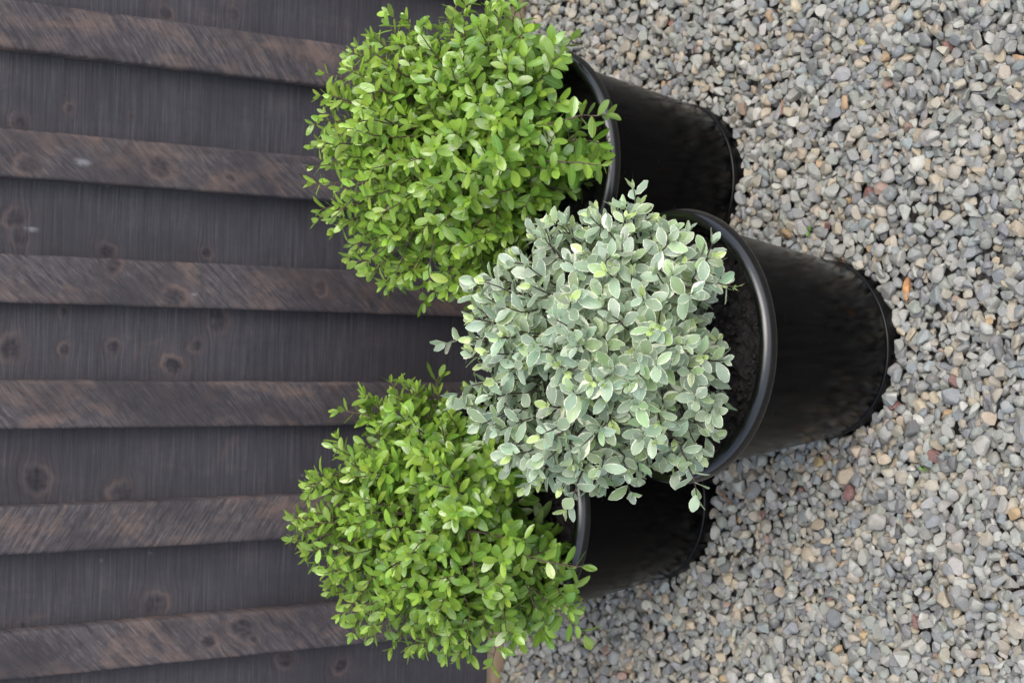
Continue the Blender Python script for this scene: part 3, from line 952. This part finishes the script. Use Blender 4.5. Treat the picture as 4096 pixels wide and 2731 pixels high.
OUT_V = [(1455, 440), (1380, 450), (1275, 462), (1185, 545), (1125, 585), (1072, 620), (1060, 690), (1040, 765), (1062, 830), (1050, 890), (1030, 955), (1062, 1010), (1085, 1065), (1125, 1105),
         (1170, 1140), (1250, 1165), (1310, 1160), (1415, 1155), (1460, 1130), (1540, 1105), (1620, 1085), (1640, 1040), (1680, 985), (1684, 905), (1676, 820), (1688, 740), (1692, 660), (1664, 570), (1602, 515), (1540, 470)]
OUT_R = [(960, 22), (880, 40), (815, 75), (740, 180), (692, 290), (696, 360), (692, 455), (712, 545), (770, 612), (815, 660), (925, 695), (985, 735), (1055, 745), (1130, 680), (1210, 560), (1290, 480),
         (1370, 430), (1395, 370), (1390, 250), (1335, 180), (1305, 95), (1262, 45), (1200, 10), (1100, -10), (1030, 0)]
OUT_L = [(935, 868), (850, 890), (800, 935), (735, 1035), (672, 1115), (666, 1240), (698, 1300), (738, 1370), (775, 1450), (860, 1490), (940, 1525), (1040, 1515), (1150, 1500), (1255, 1480), (1330, 1440),
         (1350, 1310), (1318, 1240), (1295, 1170), (1220, 1085), (1110, 980), (1080, 900), (1020, 868)]
PXS = 4096 / 2352
shrubs = [
    make_shrub(11, POTS[0], (-0.040, 2.095, 0.520), OUT_V, 0.235, 'pale grey-green shrub with cream-edged leaves in the foremost black pot', 450, 'vari',
               sprigs=[(1455 * PXS, 432 * PXS, -0.06, 1450 * PXS, 400 * PXS), (1022 * PXS, 790 * PXS, 0.02, 990 * PXS, 795 * PXS), (1600 * PXS, 1140 * PXS, -0.12, 1603 * PXS, 1165 * PXS), (1300 * PXS, 1172 * PXS, -0.1, 1290 * PXS, 1190 * PXS), (1685 * PXS, 660 * PXS, -0.15, 1690 * PXS, 662 * PXS)]),
    make_shrub(23, POTS[1], (0.262, 2.470, 0.525), OUT_R, 0.245, 'upper of the two bright green shrubs, touching the top edge of the photo', 440, 'green',
               sprigs=[(1080 * PXS, 8 * PXS, 0.0, 1120 * PXS, -30 * PXS), (1185 * PXS, 25 * PXS, 0.0, 1195 * PXS, -20 * PXS), (895 * PXS, 30 * PXS, -0.02, 880 * PXS, 5 * PXS), (1395 * PXS, 265 * PXS, -0.17, 1430 * PXS, 268 * PXS), (1385 * PXS, 380 * PXS, -0.18, 1400 * PXS, 382 * PXS), (1315 * PXS, 90 * PXS, -0.02, 1335 * PXS, 70 * PXS)]),
    make_shrub(37, POTS[2], (-0.342, 2.515, 0.515), OUT_L, 0.245, 'lower of the two bright green shrubs, nearest the bottom edge of the photo', 440, 'green',
               sprigs=[(668 * PXS, 1240 * PXS, 0.0, 640 * PXS, 1242 * PXS), (1130 * PXS, 1525 * PXS, -0.08, 1125 * PXS, 1550 * PXS), (1345 * PXS, 1460 * PXS, -0.1, 1365 * PXS, 1480 * PXS), (775 * PXS, 945 * PXS, 0.02, 755 * PXS, 950 * PXS), (1010 * PXS, 862 * PXS, 0.05, 1015 * PXS, 845 * PXS), (1340 * PXS, 1300 * PXS, -0.2, 1350 * PXS, 1300 * PXS)]),
]

# the 300 leaves of each shrub that show largest become parts of their own, the rest one mass
bv, bf, own, off = [], [], [], 0
for si, s in enumerate(shrubs):
    n, k = s['V'].shape[:2]
    bv.append(s['V'].reshape(-1, 3))
    bf.append((LEAF_F[None] + (np.arange(n) * k)[:, None, None]).reshape(-1, 4) + off)
    own.append(np.stack([np.full(n * len(LEAF_F), si), np.repeat(np.arange(n), len(LEAF_F))], 1))
    off += n * k
own = np.concatenate(own)
tree = BVHTree.FromPolygons(np.concatenate(bv).tolist(), np.concatenate(bf).tolist())
hits = [np.zeros(s['n']) for s in shrubs]
gy_, gx_ = np.mgrid[4:2731:8, 1080:3000:8]
org = Vector(CAM)
for v in rays(np.stack([gx_.ravel(), gy_.ravel()], 1)).tolist():
    loc, nn, fi, dd = tree.ray_cast(org, Vector(v))
    if fi is not None:
        a, b = own[fi]
        hits[a][b] += 1
for s, h in zip(shrubs, hits):
    top = set(np.argsort(-h)[:300].tolist())
    rl = np.array(s['root'].location)
    V, col, k = s['V'], s['col'], s['V'].shape[1]
    for i in sorted(top):
        b0 = V[i, 2]
        obj('leaf', make_mesh('leaf', V[i] - b0, LEAF_F, True, LEAF_UV, {'tint': np.tile(col[i], (k, 1))}), s['mat'], s['root'], b0 - rl)
    idx = np.array([i for i in range(s['n']) if i not in top])
    n = len(idx)
    me = make_mesh('foliage', V[idx].reshape(-1, 3) - rl, (LEAF_F[None] + (np.arange(n) * k)[:, None, None]).reshape(-1, 4), True,
                   np.tile(LEAF_UV, (n, 1)), {'tint': np.repeat(col[idx], k, 0)})
    tag(obj('foliage', me, s['mat'], s['root']), None, None, None, 'stuff')
    print('leaves', s['n'], 'seen', int((h > 0).sum()))

# ------------------------------------------------------------------ small things on the gravel
M_DRY = mat_plain('dry_leaf', (0.33, 0.15, 0.05), (0.50, 0.27, 0.11))
M_DRY2 = mat_plain('faded_leaf', (0.36, 0.20, 0.16), (0.46, 0.30, 0.22))
M_NEEDLE = mat_plain('dry_stalk', (0.30, 0.10, 0.04), (0.42, 0.19, 0.08))
M_WEED = mat_plain('weed', (0.07, 0.16, 0.02), (0.14, 0.26, 0.04))


def surface_z(x, y):
    j, i = int((x - GX0) / CELL), int((y - GY0) / CELL)
    return HM[max(0, i - 3):i + 4, max(0, j - 3):j + 4].max() + 0.001 - base_mean


def lie(px, py):
    p = at_z([(px, py)], 0.005)[0]
    return np.array([p[0], p[1], surface_z(p[0], p[1]) + 0.001])


def loose_leaf(px, py, tx, ty, W, mat, label, curl):
    a, b = lie(px, py), lie(tx, ty)
    L = np.linalg.norm(b - a)
    g = np.random.default_rng(int(px))
    u = np.array([0, -0.35, 1.0])
    V = leaf_verts(g, a[None], (b - a)[None], u[None], np.array([L]), np.array([W]), 0.2)[0]
    V[:, 2] += curl * np.abs(LEAF_UV[:, 1] - .5) * 2 * W
    under = V - np.array([0, 0, 0.0008])
    k = len(V)
    VV = np.concatenate([V, under]) - a
    rim = [i * 5 for i in range(7)] + [34 - i * 5 for i in range(7)]
    FF = np.concatenate([LEAF_F, LEAF_F[:, ::-1] + k, np.array([(rim[i], rim[(i + 1) % 14], rim[(i + 1) % 14] + k, rim[i] + k) for i in range(14)])])
    o = obj('fallen_leaf', make_mesh('fallen_leaf', VV, FF, True), mat, None, a)
    return tag(o, label, 'leaf')


loose_leaf(3622, 1205, 3620, 1105, 0.013, M_DRY, 'dry orange brown leaf lying on the gravel beside the foremost pot', 0.25)
loose_leaf(3345, 1068, 3378, 1035, 0.012, M_DRY2, 'curled pinkish brown leaf on gravel between two black pots', 0.6)


def stalk(pts, label):
    P = np.array([lie(*p) for p in pts])
    P[:, 2] = np.maximum(P[:, 2], P[:, 2].mean())
    tt = np.linspace(0, len(P) - 1, 12)
    Q = np.stack([np.interp(tt, np.arange(len(P)), P[:, c]) for c in range(3)], 1)
    v, f = tube(Q, np.full(12, 0.0013), 6)
    return tag(obj('dry_stalk', make_mesh('dry_stalk', v - Q[0], f), M_NEEDLE, None, Q[0]), label, 'stalk')


stalk([(3132, 400), (3134, 425), (3129, 462)], 'thin reddish dry stalk lying alone on open gravel')
stalk([(2868, 1962), (2888, 1978), (2912, 2004), (2922, 2018)], 'curved orange dry stalk on gravel below the lower pot')


def weed(px, py, n, size, label):
    p = lie(px, py)
    g = np.random.default_rng(int(py))
    root = empty('weed_seedling', p)
    tag(root, label, 'weed', 'tiny weeds in the gravel')
    for k in range(n):
        a = g.uniform(0, 6.28)
        ax = np.array([math.cos(a), math.sin(a), 0.5])
        V = leaf_verts(g, np.zeros((1, 3)), ax[None], np.array([[0, -0.3, 1.0]]), np.array([size * g.uniform(.7, 1.2)]), np.array([size * 0.5]), 0.1)[0]
        obj('leaf', make_mesh('weed_leaf', V, LEAF_F, True), M_WEED, root)


weed(3226, 925, 3, 0.011, 'tiny green weed in the gravel between the upper pot and the foremost pot')
weed(3150, 1008, 3, 0.010, 'tiny green weed close against the side of the foremost pot')
weed(3690, 1880, 3, 0.009, 'tiny green weed in the open gravel well away from the pots')
